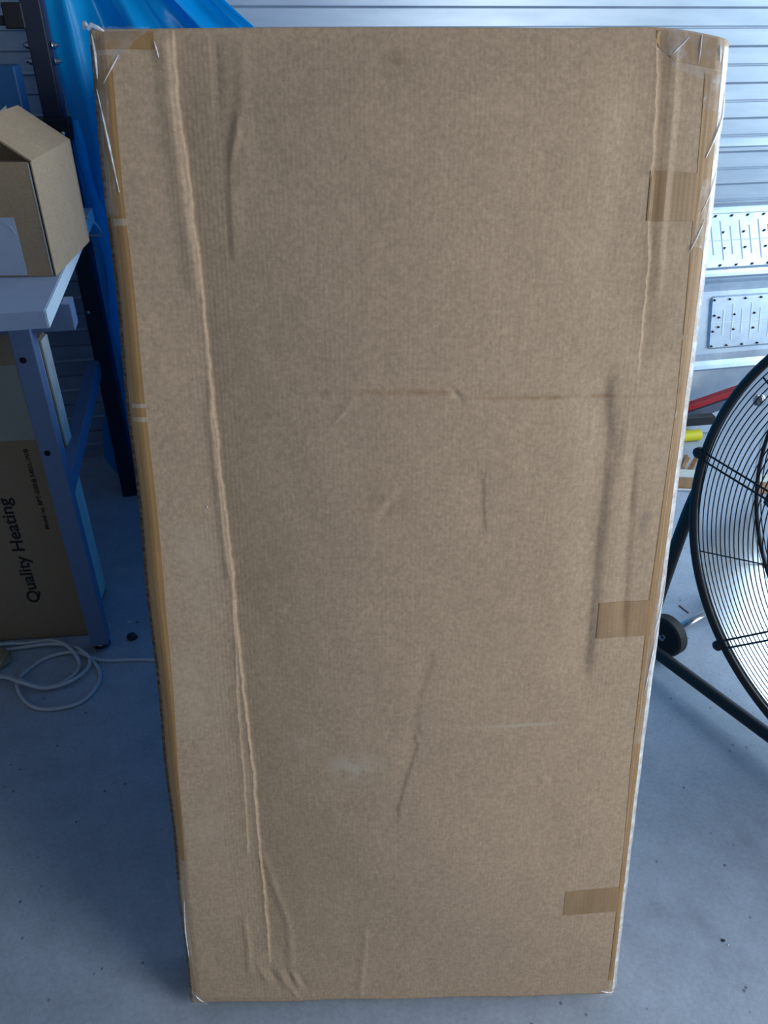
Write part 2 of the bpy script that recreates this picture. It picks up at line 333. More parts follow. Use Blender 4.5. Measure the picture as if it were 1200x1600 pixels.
def Hgt(u, v):
    u = np.asarray(u, float); v = np.asarray(v, float)
    h = dish(u, v, 'AC', 0.0034, 0.10, 0.0010, 0.04)+lefttilt(u, v)+bulgeface(u, v)
    h += crease(u, v, 'A', 0.0007, 0.008, 0.0012, 0.006, jag=0.0009)
    h += crease(u, v, 'A0', 0.0030, 0.012, 0.006, 0.02, 'g', 0.0005)
    h += crease(u, v, 'A4', 0.0016, 0.006, 0.003, 0.02, 'g', 0.0004)
    h += crease(u, v, 'A2', 0.0016, 0.012, 0.0015, 0.01, jag=0.0006)
    h += crease(u, v, 'A3', 0.0020, 0.006, 0.0014, 0.012, jag=0.0008)
    h += crease(u, v, 'L', 0.0012, 0.007, 0.006, 0.02, 'g')+crease(u, v, 'S', 0.0014, 0.006, 0.005, 0.02, 'g')
    h += dish(u, v, 'B', 0.0060, 0.022, 0.0016, 0.05)+crease(u, v, 'B', 0.0012, 0.008, 0.003, 0.02, jag=0.0006)
    h += crease(u, v, 'C', 0.0022, 0.010, 0.005, 0.03, 'g')
    h += crease(u, v, 'D', -0.0050, 0.030, 0.010, 0.06, 'g', 0.0008)
    h += crease(u, v, 'E', -0.0018, 0.010, 0.006, 0.03, 'g', 0.0006)
    h += crease(u, v, 'F', 0.0014, 0.004, 0.016, 0.03, 'g')+dent(u, v, (0.158, 1.335), (0.006, 0.025), 0.0022, -0.25)
    h += crease(u, v, 'G', -0.0012, 0.018, 0.003, 0.015, 'g')
    h += crease(u, v, 'H1', -0.0010, 0.014, 0.006, 0.03, 'g')+crease(u, v, 'H2', -0.0014, 0.018, 0.004, 0.03, 'g')
    h += crease(u, v, 'PP', 0.0010, 0.008, 0.004, 0.03, 'g')
    h += hcrease(u, v, [(0.225, 1.040), (0.347, 1.039), (0.415, 1.042)], 0.0010, 0.003, 0.010)
    h += hcrease(u, v, [(0.43, 1.030), (0.50, 1.027), (0.61, 1.033), (0.70, 1.034)], -0.0007, 0.004, 0.004)
    h += hcrease(u, v, [(0.02, 0.995), (0.3, 0.992), (0.7, 1.0)], -0.0004, 0.003, 0.003)
    h += dent(u, v, (0.421, 1.036), (0.011, 0.0035), -0.0026, -0.8)+dent(u, v, (0.274, 1.009), (0.018, 0.003), 0.0011, 0.85)
    h += dent(u, v, (0.262, 1.035), (0.008, 0.006), 0.0012)+dent(u, v, (0.38, 1.040), (0.008, 0.004), 0.0009, 0.3)
    h += dent(u, v, (0.689, 1.047), (0.014, 0.0025), -0.0012, 0.5)+dent(u, v, (0.705, 0.571), (0.020, 0.0025), 0.001, 0.3)
    h += dent(u, v, (0.333, 0.897), (0.020, 0.006), 0.0013, 0.8)+dent(u, v, (0.332, 0.882), (0.014, 0.006), -0.0012, 0.9)
    h += dent(u, v, (0.165, 0.70), (0.02, 0.03), -0.001)+dent(u, v, (0.376, 0.53), (0.003, 0.006), 0.0018)
    h += dent(u, v, (0.569, 0.45), (0.009, 0.005), 0.0016, -0.4)+dent(u, v, (0.582, 0.443), (0.006, 0.004), -0.0014)
    for c, s in (((0.125, 0.06), 1), ((0.143, 0.055), -1), ((0.158, 0.05), 1), ((0.168, 0.057), -1), ((0.178, 0.05), 1), ((0.19, 0.045), -1)):
        h += dent(u, v, c, (0.005, 0.018), 0.0014*s, 0.35)
    h += dent(u, v, (0.175, 0.018), (0.004, 0.014), 0.0016, 0.5)
    h += dent(u, v, (0.10, 0.010), (0.14, 0.006), 0.0015)+dent(u, v, (0.66, 0.89), (0.004, 0.02), -0.001)
    h += dent(u, v, (0.633, 0.95), (0.006, 0.02), -0.0012)+dent(u, v, (0.645, 0.98), (0.005, 0.022), 0.001)+dent(u, v, (0.60, 0.99), (0.004, 0.02), 0.0008)
    h += dent(u, v, (0.56, 1.30), (0.05, 0.12), 0.0018, -0.1)+dent(u, v, (0.61, 1.30), (0.015, 0.12), -0.0012, -0.05)
    h += dent(u, v, (0.14, 1.40), (0.006, 0.05), -0.0012)+dent(u, v, (0.17, 1.38), (0.008, 0.06), 0.001)
    for a, b, ph, am in WV: h += 0.00011*am*np.sin(a*u+b*v+ph)
    h += 0.00005*np.sin(u*1100)            # the fluting showing through
    edge = sstep(u/0.02)*sstep((BW-u)/0.02)*sstep((v+0.002)/0.02)*sstep((BH-v)/0.012)
    return h*edge
def topwarp(u):
    t = np.clip(u/BW, 0, 1)
    return 0.003*np.sin(t*math.pi)+0.0025*np.exp(-((t-0.86)/0.08)**2)-0.009*np.clip((t-0.90)/0.10, 0, 1)**1.6
def bulge(v): return 0.007*np.exp(-((v-1.24)/0.28)**2)+0.004*np.exp(-((v-0.9)/0.3)**2)
def warp(u, v):
    """u -> real x (right edge bulges a little), v -> real y (arched top)"""
    u = np.asarray(u, float); v = np.asarray(v, float)
    x = u+bulge(v)*np.clip((u-0.55)/(BW-0.55), 0, 1)**2+0.0012*np.sin(v*23)*(np.clip(1-u/0.05, 0, 1))
    y = v+topwarp(u)*sstep((v-1.2)/(BH-1.2))+0.0012*np.sin(u*31)*(1-sstep(v/0.1))
    return x, y
uF = np.concatenate([np.linspace(XL+RL, 0.080, 40), np.linspace(0.0807, 0.142, 100), np.linspace(0.1435, 0.632, 300), np.linspace(0.633, 0.660, 36), np.linspace(0.6612, XR-RR, 36)])
vR = np.linspace(0, BH, 500)
def ring(v):
    pts = []
    pts.append((XL+0.002, v, -BT)); pts.append((XL, v, -BT+0.004)); pts.append((XL, v, -RL-0.004))
    for q in range(0, 6):
        a = q/6*math.pi/2; pts.append((XL+RL-RL*math.cos(a), v, -RL+RL*math.sin(a)))
    hf = Hgt(uF, np.full_like(uF, v)); pts += [(u, v, h) for u, h in zip(uF, hf)]
    for q in range(1, 9):
        a = q/8*math.pi/2; pts.append((XR-RR+RR*math.sin(a), v, -RR+RR*math.cos(a)+(0.0006*math.sin(v*180)+0.0006*math.sin(v*71))*math.sin(a)))
    pts.append((XR, v, -BT+0.004)); pts.append((XR-0.002, v, -BT))
    return np.array(pts)
VV = []
vfull = list(vR)
for i, v in enumerate(vfull):
    r = ring(v); x, y = warp(r[:, 0], r[:, 1]); r[:, 0] = x; r[:, 1] = y
    VV.append(r)
def inset(r, dy, k):
    q = r.copy(); q[:, 1] += dy; zc = -BT/2
    q[:, 2] = zc+(q[:, 2]-zc)*(1-k/ (BT/2)); q[:, 0] = np.clip(q[:, 0], XL+k, XR-k+0.006); return q
VV = [inset(VV[0], -0.0015, 0.003)]+VV+[inset(VV[-1], 0.0012, 0.0012), inset(VV[-1], 0.0018, 0.0040)]
m_ = VV[0].shape[0]; nr = len(VV); Vall = np.concatenate(VV)
idx = np.arange(nr*m_).reshape(nr, m_)
a = idx[:-1, :-1].ravel(); b = idx[:-1, 1:].ravel(); c_ = idx[1:, 1:].ravel(); d = idx[1:, :-1].ravel()
Fq = np.stack([a, b, c_, d], 1).tolist()
Fq += [(int(idx[i, m_-1]), int(idx[i, 0]), int(idx[i+1, 0]), int(idx[i+1, m_-1])) for i in range(nr-1)]
Fq += [tuple(int(x) for x in idx[0, ::-1]), tuple(int(x) for x in idx[-1])]
body = mk('carton_body', Vall, Fq, M_KRAFT, carton, smooth=True)

def patch(name, mat, ul, ur, v0, v1, off=0.0005, nu=14, nv=None, parent=carton, rag=0.0):
    """a strip of tape lying on the carton's front; ul/ur may be functions of v"""
    nv = nv or max(4, int((v1-v0)/0.004)); V = []
    for j in range(nv+1):
        v = v0+(v1-v0)*j/nv; a = ul(v) if callable(ul) else ul; b = ur(v) if callable(ur) else ur
        us = np.linspace(a, b, nu+1); h = Hgt(us, np.full_like(us, v))+off; x, y = warp(us, np.full_like(us, v))
        V += list(zip(x, y, h))
    F = [(j*(nu+1)+i, j*(nu+1)+i+1, (j+1)*(nu+1)+i+1, (j+1)*(nu+1)+i) for j in range(nv) for i in range(nu)]
    # thickness skirt
    n0 = len(V); V2 = [(x, y, z-off-0.0002) for x, y, z in V]
    rim = [i for i in range(nu+1)]+[j*(nu+1)+nu for j in range(1, nv+1)]+[nv*(nu+1)+i for i in range(nu-1, -1, -1)]+[j*(nu+1) for j in range(nv-1, 0, -1)]
    F += [(rim[k], rim[(k+1) % len(rim)], n0+rim[(k+1) % len(rim)], n0+rim[k]) for k in range(len(rim))]
    return mk(name, V+V2, F, mat, parent, smooth=False)
def lin(pts):
    p = sorted(pts); xs = [q[0] for q in p]; ys = [q[1] for q in p]
    return lambda v: float(np.interp(v, xs, ys))
# left edge tape in lengths with the pale laps between them
tl = lin([(0.30, 0.014), (0.5, 0.021), (0.78, 0.026), (1.0, 0.0245), (1.24, 0.023), (1.43, 0.024)])
for v0, v1 in ((0.30, 1.000), (1.006, 1.018), (1.024, 1.238), (1.246, 1.418)):
    o = patch('tape_strip', M_TAPE, 0.0065, tl, v0, v1)
for v0, v1 in ((1.000, 1.006), (1.018, 1.0235), (1.238, 1.246)):
    patch('tape_lap', M_TAPEGAP, 0.0068, tl, v0, v1, 0.0006)
patch('tape_strip', M_TAPE, 0.003, lin([(0.02, 0.011), (0.10, 0.008)]), 0.02, 0.10)
tr2 = lin([(0.05, 0.713), (0.18, 0.712), (0.456, 0.7045), (0.735, 0.702), (0.9, 0.704), (1.01, 0.706), (1.246, 0.700), (1.43, 0.697)])
for v0, v1 in ((0.05, 1.000), (1.008, 1.10), (1.106, 1.405)):
    patch('tape_strip', M_TAPE, tr2, XR-RR+0.001, v0, v1)
patch('tape_lap', M_TAPEGAP, tr2, XR-RR+0.001, 1.000, 1.008, 0.0006)
# tape along the top
patch('tape_strip', M_TAPE, 0.008, 0.073, 1.424, 1.4425)
patch('tape_strip', M_TAPE, lin([(1.41, 0.664), (1.43, 0.64), (1.445, 0.64)]), XR-RR, 1.412, 1.4425)
# the three bands of tape crossing at the right
patch('tape_band', M_TAPE2, 0.644, tr2, 1.242, 1.297, 0.0008, 30)
patch('tape_band', M_TAPE2, 0.631, tr2, 0.683, 0.738, 0.0008, 36)
patch('tape_band', M_TAPE2, 0.619, tr2, 0.180, 0.230, 0.0004, 30)
# dark corrugated raw edge on the left, tape painted white for the glare along the right edge
V = []; nv = 360
for j in range(nv+1):
    v = 0.01+1.42*j/nv
    for q in range(7):
        a = q/6*math.pi/2*0.80; rr = RL+0.0004
        x, y = warp(XL+RL-rr*math.cos(a), v); V.append((x, y, -RL+rr*math.sin(a)))
    x, y = warp(XL-0.0004, v); V.append((x, y, -0.05))
mk('corrugated_edge', V, [(j*8+i, j*8+i+1, (j+1)*8+i+1, (j+1)*8+i) if i < 6 else (j*8+0, j*8+7, (j+1)*8+7, (j+1)*8+0) for j in range(nv) for i in range(7)], M_CORR, carton, smooth=True)
V = []; rs = np.random.RandomState(9)
for j in range(nv+1):
    v = 0.008+1.43*j/nv
    for q in range(9):
        a = (0.30+0.70*q/8)*math.pi/2; rr = RR+0.0008+0.0003*math.sin(v*60+q*1.3)*math.sin(a)+rs.uniform(-.0001, .0001)
        x, y = warp(XR-RR+rr*math.sin(a), v); V.append((x, y, -RR+rr*math.cos(a)))
    x, y = warp(XR+0.001, v); V.append((x, y, -0.06))
mk('edge_glare_strip', V, [(j*10+i, j*10+i+1, (j+1)*10+i+1, (j+1)*10+i) for j in range(nv) for i in range(9)], M_EDGE, carton, smooth=True)
V = []
for j in range(nv+1):
    v = 0.03+1.38*j/nv
    for q in range(7):
        a = 0.32*q/6*math.pi/2; rr = RR+0.0005; x, y = warp(XR-RR+rr*math.sin(a), v); V.append((x, y, -RR+rr*math.cos(a)))
mk('edge_tape', V, [(j*7+i, j*7+i+1, (j+1)*7+i+1, (j+1)*7+i) for j in range(nv) for i in range(6)], M_TAPE, carton, smooth=True)
def film(poly, amp, off, seed, n=26, mat=None, name='clear_film'):
    """a crumpled piece of clear tape over the corner quad poly (4 uv corners)"""
    r = np.random.RandomState(seed); V = []
    ph = [(r.uniform(-1, 1), r.uniform(-1, 1), r.uniform(60, 260), r.uniform(0, 6)) for _ in range(9)]
    for j in range(n+1):
        for i in range(n+1):
            s, t = i/n, j/n
            u = (1-s)*(1-t)*poly[0][0]+s*(1-t)*poly[1][0]+s*t*poly[2][0]+(1-s)*t*poly[3][0]
            v = (1-s)*(1-t)*poly[0][1]+s*(1-t)*poly[1][1]+s*t*poly[2][1]+(1-s)*t*poly[3][1]
            u += r.uniform(-1, 1)*0.0008; v += r.uniform(-1, 1)*0.0008
            h = sum(1-2*abs(math.sin((a*u+b*v)*k/2+p)) for a, b, k, p in ph)/9
            u = min(max(u, XL), XR); base = float(Hgt(np.array([u]), np.array([v]))[0])
            if u > XR-RR: base = -RR+math.sqrt(max(0, RR**2-min(u-XR+RR, RR)**2))
            if u < XL+RL: base = -RL+math.sqrt(max(0, RL**2-min(XL+RL-u, RL)**2))
            if v > BH: base -= (v-BH)*0.8
            x, y = warp(u, v); V.append((x, y, base+off+amp*max(0, h+0.35)))
    F = [(j*(n+1)+i, j*(n+1)+i+1, (j+1)*(n+1)+i+1, (j+1)*(n+1)+i) for j in range(n) for i in range(n)]
    return mk(name, V, F, mat or M_CLEAR, carton)
film([(0.66, 1.405), (0.744, 1.39), (0.742, 1.446), (0.65, 1.446)], 0.004, 0.001, 1, 34)
film([(0.697, 1.365), (0.742, 1.37), (0.744, 1.41), (0.70, 1.405)], 0.004, 0.0015, 2, 26)
film([(0.64, 1.42), (0.67, 1.415), (0.675, 1.444), (0.645, 1.444)], 0.002, 0.0012, 3, 18)
film([(0.700, 1.215), (0.738, 1.20), (0.742, 1.30), (0.706, 1.29)], 0.002, 0.0012, 4, 22)
film([(-0.003, 1.40), (0.022, 1.405), (0.07, 1.447), (-0.004, 1.448)], 0.004, 0.001, 5, 26)
film([(-0.003, 1.25), (0.014, 1.25), (0.016, 1.41), (-0.004, 1.41)], 0.0025, 0.001, 6, 26)
film([(-0.003, 0.02), (0.012, 0.02), (0.008, 0.26), (-0.003, 0.26)], 0.0015, 0.001, 7, 22)
film([(-0.003, -0.004), (0.03, -0.004), (0.012, 0.03), (-0.003, 0.035)], 0.006, 0.001, 8, 16)
film([(0.69, -0.004), (0.742, -0.003), (0.742, 0.03), (0.705, 0.012)], 0.006, 0.001, 9, 18)
film([(0.705, 0.50), (0.742, 0.50), (0.744, 0.80), (0.712, 0.80)], 0.0012, 0.001, 10, 30)
# twist of film sticking up at the top left corner
mb = MB()
mb.tube([(-0.006, 1.446, -0.004), (-0.003, 1.451, 0.0), (0.001, 1.447, 0.002)], [0.0015, 0.003, 0.0015], 7)
mb.tube([(0.000, 1.444, 0.002), (0.005, 1.449, 0.002), (0.011, 1.446, 0.001), (0.018, 1.443, 0.001)], [0.002, 0.003, 0.0025, 0.001], 7)
mb.build('film_twist', M_STREAK, carton, smooth=True)
def streak(pts, wdt, name='film_glint_fold'):
    """a sharp fold of clear tape standing up, tinted whitish to carry its glint"""
    V = []; n = len(pts)
    pts = [(min(max(p[0], XL+0.001), XR-0.003), p[1]) for p in pts]
    for i, (u, v) in enumerate(pts):
        a = pts[max(0, i-1)]; b = pts[min(n-1, i+1)]; dx, dy = b[0]-a[0], b[1]-a[1]; L = math.hypot(dx, dy); nx, ny = -dy/L, dx/L
        ww = wdt*(0.25+math.sin(math.pi*(i+0.3)/(n-0.4)))
        h = float(Hgt(np.array([u]), np.array([v]))[0])
        if u < XL+RL: h = -RL+math.sqrt(max(0, RL**2-min(XL+RL-u, RL)**2))
        if u > XR-RR: h = -RR+math.sqrt(max(0, RR**2-min(u-XR+RR, RR)**2))
        for s, z in ((-1, 0.0006), (0, 0.0006+ww*1.1), (1, 0.0006)):
            x, y = warp(u+nx*ww*s, v+ny*ww*s); V.append((x, y, h+z+0.0008))
    F = []
    for i in range(n-1):
        F += [(i*3, i*3+1, i*3+4, i*3+3), (i*3+1, i*3+2, i*3+5, i*3+4)]
    return mk(name, V, F, M_STREAK, carton, smooth=False)
def seg(a, b, n=8, bow=0.0):
    return [(a[0]+(b[0]-a[0])*i/n+bow*math.sin(math.pi*i/n), a[1]+(b[1]-a[1])*i/n) for i in range(n+1)]
streak(seg((0.002, 1.385), (0.019, 1.275), 10, 0.001), 0.0012)
streak(seg((0.733, 1.395), (0.707, 1.315), 8, 0.001), 0.0019)
streak(seg((0.736, 1.37), (0.722, 1.345), 6), 0.0011)
streak(seg((0.714, 1.245), (0.699, 1.205), 5), 0.0013)
streak(seg((0.725, 1.31), (0.708, 1.25), 8, 0.002), 0.0010)
streak(seg((0.690, 1.443), (0.689, 1.413), 5), 0.0010)
streak(seg((0.66, 1.42), (0.676, 1.438), 5), 0.0008)
streak(seg((0.711, 1.437), (0.713, 1.42), 4), 0.0013)
streak(seg((0.002, 1.44), (0.004, 1.395), 8, 0.001), 0.0016)
streak(seg((0.012, 1.39), (0.032, 1.418), 5), 0.0009)
streak(seg((0.073, 1.432), (0.077, 1.415), 4), 0.0009)
streak(seg((0.724, 0.79), (0.716, 0.69), 9, 0.003), 0.0013)
streak(seg((0.722, 0.70), (0.712, 0.585), 9, -0.001), 0.0013)
streak(seg((0.008, 0.22), (0.004, 0.10), 7, -0.002), 0.0010)
streak(seg((0.010, 0.018), (0.022, 0.002), 4), 0.0010)
streak(seg((0.696, 0.008), (0.722, 0.002), 4), 0.0012)
streak(seg((0.7285, 0.036), (0.7275, 0.004), 4), 0.0014)
streak(seg((0.714, 0.22), (0.718, 0.212), 3), 0.0006)
# tiny metal fleck on the left panel
MB().lathe([(0, 0.0016), (0.0012, 0.0014), (0.0015, 0.0)], (0.0915, 0.883, float(Hgt(np.array([.0915]), np.array([.883]))[0])), (0, 0, 1), 8).build('staple', M_SCRAP, carton)

# ---------------------------------------------------------------- workbench
TC = Vector((-0.737, 1.549, 0)); tR = Matrix.Rotation(YW, 3, 'Z')
bench = thing('workbench', 'white topped workbench on square blue grey steel legs at the left', 'table', TC, tR)
def tloc(p): return tR.inverted() @ (Vector(p)-TC)
fr = tloc((-0.633, 1.432, 0.965)); dp = 0.885
tt = MB().box((fr.x-1.6, fr.y, 0.930), (fr.x, fr.y+dp, 0.965)).build('tabletop', M_WHITETOP, bench, bevel=0.0015)
eb = MB().box((fr.x+0.0002, fr.y+0.001, 0.931), (fr.x+0.002, fr.y+dp-0.001, 0.964)).build('lit_edge_band', M_LITEDGE, tt)
def leg(x, y, mat=M_STEELBLUE):
    l = MB().box((x-0.045, y, 0.022), (x, y+0.045, 0.928)).build('leg', mat, bench, bevel=0.003)
    MB().lathe([(0, 0), (0.021, 0), (0.023, 0.004), (0.023, 0.010), (0.012, 0.012), (0.012, 0.022)], (x-0.022, y+0.022, 0.0), (0, 0, 1), 20).build('foot', M_CHROME, l, smooth=False)
    return l
l1 = leg(0.012, 0.0)
for zz in (0.820, 0.600, 0.31):
    if zz > 0.5: MB().lathe([(0, 0.0012), (0.0062, 0.0012), (0.0070, 0.0)], (-0.016, 0.0, zz), (0, -1, 0), 16).build('screw_hole', M_HOLE, l1)
leg(-1.45, 0.0)
MB().box((-0.028, 0.045, 0.455), (0.008, 0.792, 0.505)).build('stretcher', M_STEELBLUE, bench, bevel=0.003)
ap = MB().box((-1.45, 0.012, 0.872), (0.098, 0.062, 0.929)).build('apron', M_STEELBLUE, bench, bevel=0.002)
MB().box((0.03, 0.010, 0.875), (0.058, 0.0118, 0.928)).build('bracket', M_STEELBLUE, ap)
MB().lathe([(0, 0.006), (0.006, 0.0055), (0.009, 0.003), (0.0105, 0.0)], (0.043, 0.010, 0.902), (0, -1, 0), 18).build('bolt', M_CHROME, ap, smooth=True)

# small open carton on the bench
cy = math.radians(4); cR = Matrix.Rotation(cy, 3, 'Z'); C0 = Vector((-0.686, 1.647, 0.966))
sc = thing('open_carton', 'small open brown cardboard box with pale label standing on the workbench', 'cardboard box', C0, cR)
cw, cd, ch, ct = 0.30, 0.285, 0.222, 0.004
mb = MB().box((-cw, 0, 0), (0, ct, ch-0.002)).box((-cw, cd-ct, 0), (0, cd, ch)).box((-cw, ct, 0), (-cw+ct, cd-ct, ch)).box((-cw+ct, ct, 0), (-0.001, cd-ct, ct))
mb.build('box_walls', M_KRAFT2, sc)
MB().box((-ct, 0.0035, 0.0), (0.0, cd+0.0006, ch), ).build('side_panel', M_KRAFT2, sc)
MB().box((-0.008, -0.0006, 0.001), (-0.0052, 0.001, ch-0.004)).build('cut_edge', M_FOAM, sc)
MB().box((-0.0046, -0.0007, 0.001), (-0.0026, 0.002, ch-0.001)).build('seam_gap', M_HOLE, sc)
fa = math.radians(36); fw = 0.118
q = [Vector((0, 0.0035, ch)), Vector((0, cd, ch)), Vector((-fw*math.cos(fa), cd-0.004, ch+fw*math.sin(fa))), Vector((-fw*math.cos(fa), 0.008, ch+fw*math.sin(fa)))]
nn = Vector((-math.sin(fa), 0, -math.cos(fa)))*0.0035
mk('lid_flap', q+[v+nn for v in q], [(0, 1, 2, 3), (7, 6, 5, 4), (0, 4, 5, 1), (1, 5, 6, 2), (2, 6, 7, 3), (3, 7, 4, 0)], M_KRAFT2, sc)
q = [Vector((-cw+.004, 0.004, ch-0.002)), Vector((-0.004, 0.004, ch-0.002)), Vector((-0.008, 0.075, ch-0.010)), Vector((-cw+0.004, 0.075, ch-0.010))]
mk('front_flap', q+[v+Vector((0, 0, -0.003)) for v in q], [(0, 1, 2, 3), (7, 6, 5, 4), (0, 4, 5, 1), (1, 5, 6, 2), (2, 6, 7, 3), (3, 7, 4, 0)], M_KRAFT2, sc)
lb = MB().box((-0.20, -0.0012, 0.003), (-0.058, -0.0002, 0.118)).build('paper_label', M_LABEL, sc)
mb = MB().tube([(-0.078, -0.0016, 0.11), (-0.068, -0.0016, 0.10), (-0.060, -0.0016, 0.085)], 0.0006, 5); mb.build('tape_shine', M_LABEL, lb)

# heater carton under the bench
hy = math.radians(6); hR = Matrix.Rotation(hy, 3, 'Z'); H0 = Vector((-0.792, 1.612, 0.0))
hc = thing('heater_carton', 'tall brown cardboard box with black sideways lettering standing under the workbench', 'cardboard box', H0, hR)
hb = MB().box((-0.62, 0, 0), (0.0, 0.20, 0.785)).build('box_body', M_KRAFT3, hc, bevel=0.004)
MB().box((-0.5, -0.0012, 0.60), (-0.002, -0.0002, 0.783)).build('clear_tape', plain('tape_over_carton', srgb(150, 152, 142), 0.3), hc)
MB().box((0.0003, 0.012, 0.42), (0.006, 0.125, 0.775)).build('foam_strip', M_FOAM, hc, bevel=0.002)
MB().box((0.0003, 0.145, 0.50), (0.007, 0.195, 0.782)).build('foam_strip', M_FOAM, hc, bevel=0.002)
MB().box((0.0003, 0.10, 0.02), (0.004, 0.19, 0.40)).build('foam_strip', M_FOAM, hc, bevel=0.001)
def text(body_, size, mat, parent, M, name, xs=1.0):
    cu = bpy.data.curves.new(name, 'FONT'); cu.body = body_; cu.size = size; cu.extrude = 0.0002; cu.offset = size*0.018
    o = bpy.data.objects.new('tmp_text', cu); COL.objects.link(o)
    bpy.context.view_layer.update()
    me = bpy.data.meshes.new_from_object(o.evaluated_get(bpy.context.evaluated_depsgraph_get())); COL.objects.unlink(o); bpy.data.objects.remove(o)
    me.name = name; me.materials.clear(); me.materials.append(mat); me.transform(Matrix.Diagonal((xs, 1, 1, 1)))
    t = bpy.data.objects.new(name, me); COL.objects.link(t); t.parent = parent; t.matrix_local = M; return t
# reading upwards: text x -> box z, text y -> box -x, normal -> -y
MT = Matrix(((0, -1, 0, 0), (0, 0, -1, 0), (1, 0, 0, 0), (0, 0, 0, 1)))
text('Quality Heating', 0.043, M_INK, hc, Matrix.Translation((-0.108, -0.0006, 0.125)) @ MT, 'printed_lettering', 1.18)
text('Model no. BPT-5000B 5401L-W/B', 0.0145, M_INK, hc, Matrix.Translation((-0.035, -0.0006, 0.352)) @ MT, 'printed_lettering', 1.12)

# dark uprights at the back of the bench, rising past its top
def upright(x, y):
    up = MB().box((x-0.024, y-0.024, 0), (x+0.024, y+0.024, 2.2)).build('upright', M_DARKFRAME, bench, bevel=0.003)
    MB().box((x+0.024, y-0.006, 0), (x+0.031, y+0.022, 2.2)).build('side_rail', M_RAIL, up)
    MB().box((x-0.075, y-0.035, 1.13), (x+0.04, y+0.03, 1.185)).build('bracket', M_BLACK, up, bevel=0.004)
    for zz in (1.352, 1.316):
        for s in (-1, 1):
            x0 = x-0.024 if s < 0 else x+0.031
            MB().lathe([(0, 0.017), (0.004, 0.016), (0.0045, 0.010), (0.0085, 0.009), (0.0085, 0.002), (0.010, 0.0)], (x0, y-0.004, zz), (s, 0, 0), 12).build('bolt', M_CHROME, up)
    MB().lathe([(0, 0.012), (0.006, 0.010), (0.008, 0.0)], (x-0.012, y-0.024, 0.66), (0, -1, 0), 12).build('bolt', M_CHROME, up)
    MB().lathe([(0, 0.014), (0.006, 0.012), (0.009, 0.0)], (x+0.020, y-0.035, 1.150), (0, -1, 0), 12).build('bolt', M_CHROME, up)
M_RAIL = plain('blue_grey_rail', srgb(40, 66, 110), 0.5)
upright(0.018, 0.815); upright(-1.45, 0.815)
MB().box((-1.42, 0.795, 1.395), (-0.006, 0.835, 1.417)).box((-0.050, 0.785, 1.388), (-0.002, 0.845, 1.445)).build('cross_bar', M_BLACK, bench, bevel=0.003)
# blue machine panel on the bench behind the small carton
bp = thing('machine_cabinet', 'dark blue machine cabinet at the back of the workbench beside the upright', 'machine', (-0.893, 2.17, 0.966), Matrix.Rotation(YW, 3, 'Z'))
MB().box((-0.40, 0, 0), (0.0, 0.09, 0.350)).build('cabinet_body', M_BLUEPANEL, bp, bevel=0.004)
MB().box((-0.36, -0.003, 0.04), (-0.05, -0.0002, 0.28)).build('door_panel', M_BLUEPANEL, bp, bevel=0.001)
# scrap of paper standing between cabinet and carton
ps = MB().add([(-1.06, 2.0, 0.966), (-0.895, 2.0, 0.966), (-0.866, 2.01, 1.247), (-0.880, 2.01, 1.238), (-1.06, 2.01, 1.17)], [(0, 1, 2, 3, 4)])
ps.V += [v+Vector((0, 0.002, 0)) for v in ps.V]; ps.F += [(9, 8, 7, 6, 5)]+[(i, (i+1) % 5, 5+(i+1) % 5, 5+i) for i in range(5)]
pso = ps.build('paper_sheet', M_SCRAP); setp(pso, 'torn white paper sheet upright behind the small open box', 'paper')
cc = MB().tube(smooth_curve([(-0.80, 2.17, 0.972), (-0.782, 2.17, 0.965), (-0.768, 2.19, 0.935), (-0.785, 2.24, 0.905), (-0.83, 2.26, 0.90), (-0.86, 2.26, 0.90)], 6), 0.0028, 8).build('power_cord', M_CABLE, smooth=True)
setp(cc, 'thin white cord looping over the back right corner of the workbench', 'cord')

# ---------------------------------------------------------------- blue plastic sheet
bs = thing('plastic_sheet', 'bright blue plastic sheet draped behind the big carton, with added unseen goods', 'plastic sheet', (-0.6, 2.45, 0))
def sheet(name, rows, nx, yfun, parent):
    V = []; n = len(rows)
    for (z, xl, xr) in rows:
        for i in range(nx+1):
            s = i/nx; x = xl+(xr-xl)*s; V.append(Vector((x, yfun(x, z, s), z))-Vector((-0.6, 2.45, 0)))
    F = [(j*(nx+1)+i, j*(nx+1)+i+1, (j+1)*(nx+1)+i+1, (j+1)*(nx+1)+i) for j in range(n-1) for i in range(nx)]
    o = mk(name, V, F, M_BLUE, parent, smooth=True)
    md = o.modifiers.new('th', 'SOLIDIFY'); md.thickness = 0.0012; return o
def ip(z, T): p = sorted(T); return float(np.interp(z, [q[0] for q in p], [q[1] for q in p]))
LEFT = [(2.1, -0.93), (1.45, -0.885), (1.13, -0.885), (0.92, -0.905), (0.80, -0.90), (0.60, -0.945), (0.45, -0.945), (0.36, -0.93), (0.20, -0.985), (0.08, -1.0), (0.0, -0.95)]
RIGHT = [(2.1, -0.62), (1.60, -0.53), (1.45, -0.43), (1.38, -0.345), (1.2, -0.2), (1.0, -0.1), (0.0, -0.05)]
rows = [(0.02+(2.1-0.02)*j/150, ip(0.02+2.08*j/150, LEFT), ip(0.02+2.08*j/150, RIGHT)) for j in range(151)]
def yf(x, z, s):
    fold = 0.030*math.sin((s*9+0.9*z)*2.1+0.6)+0.018*abs(math.sin(s*17+z*2.2))+0.010*math.sin(s*41-z*5)
    belly = -0.10*math.exp(-((s-0.12)/0.09)**2)*math.exp(-((z-0.75)/0.45)**2)
    radial = 0.012*math.sin(math.atan2(z-2.3, x+0.45)*26)
    return 2.44+fold+belly*0.6+radial+0.05*s
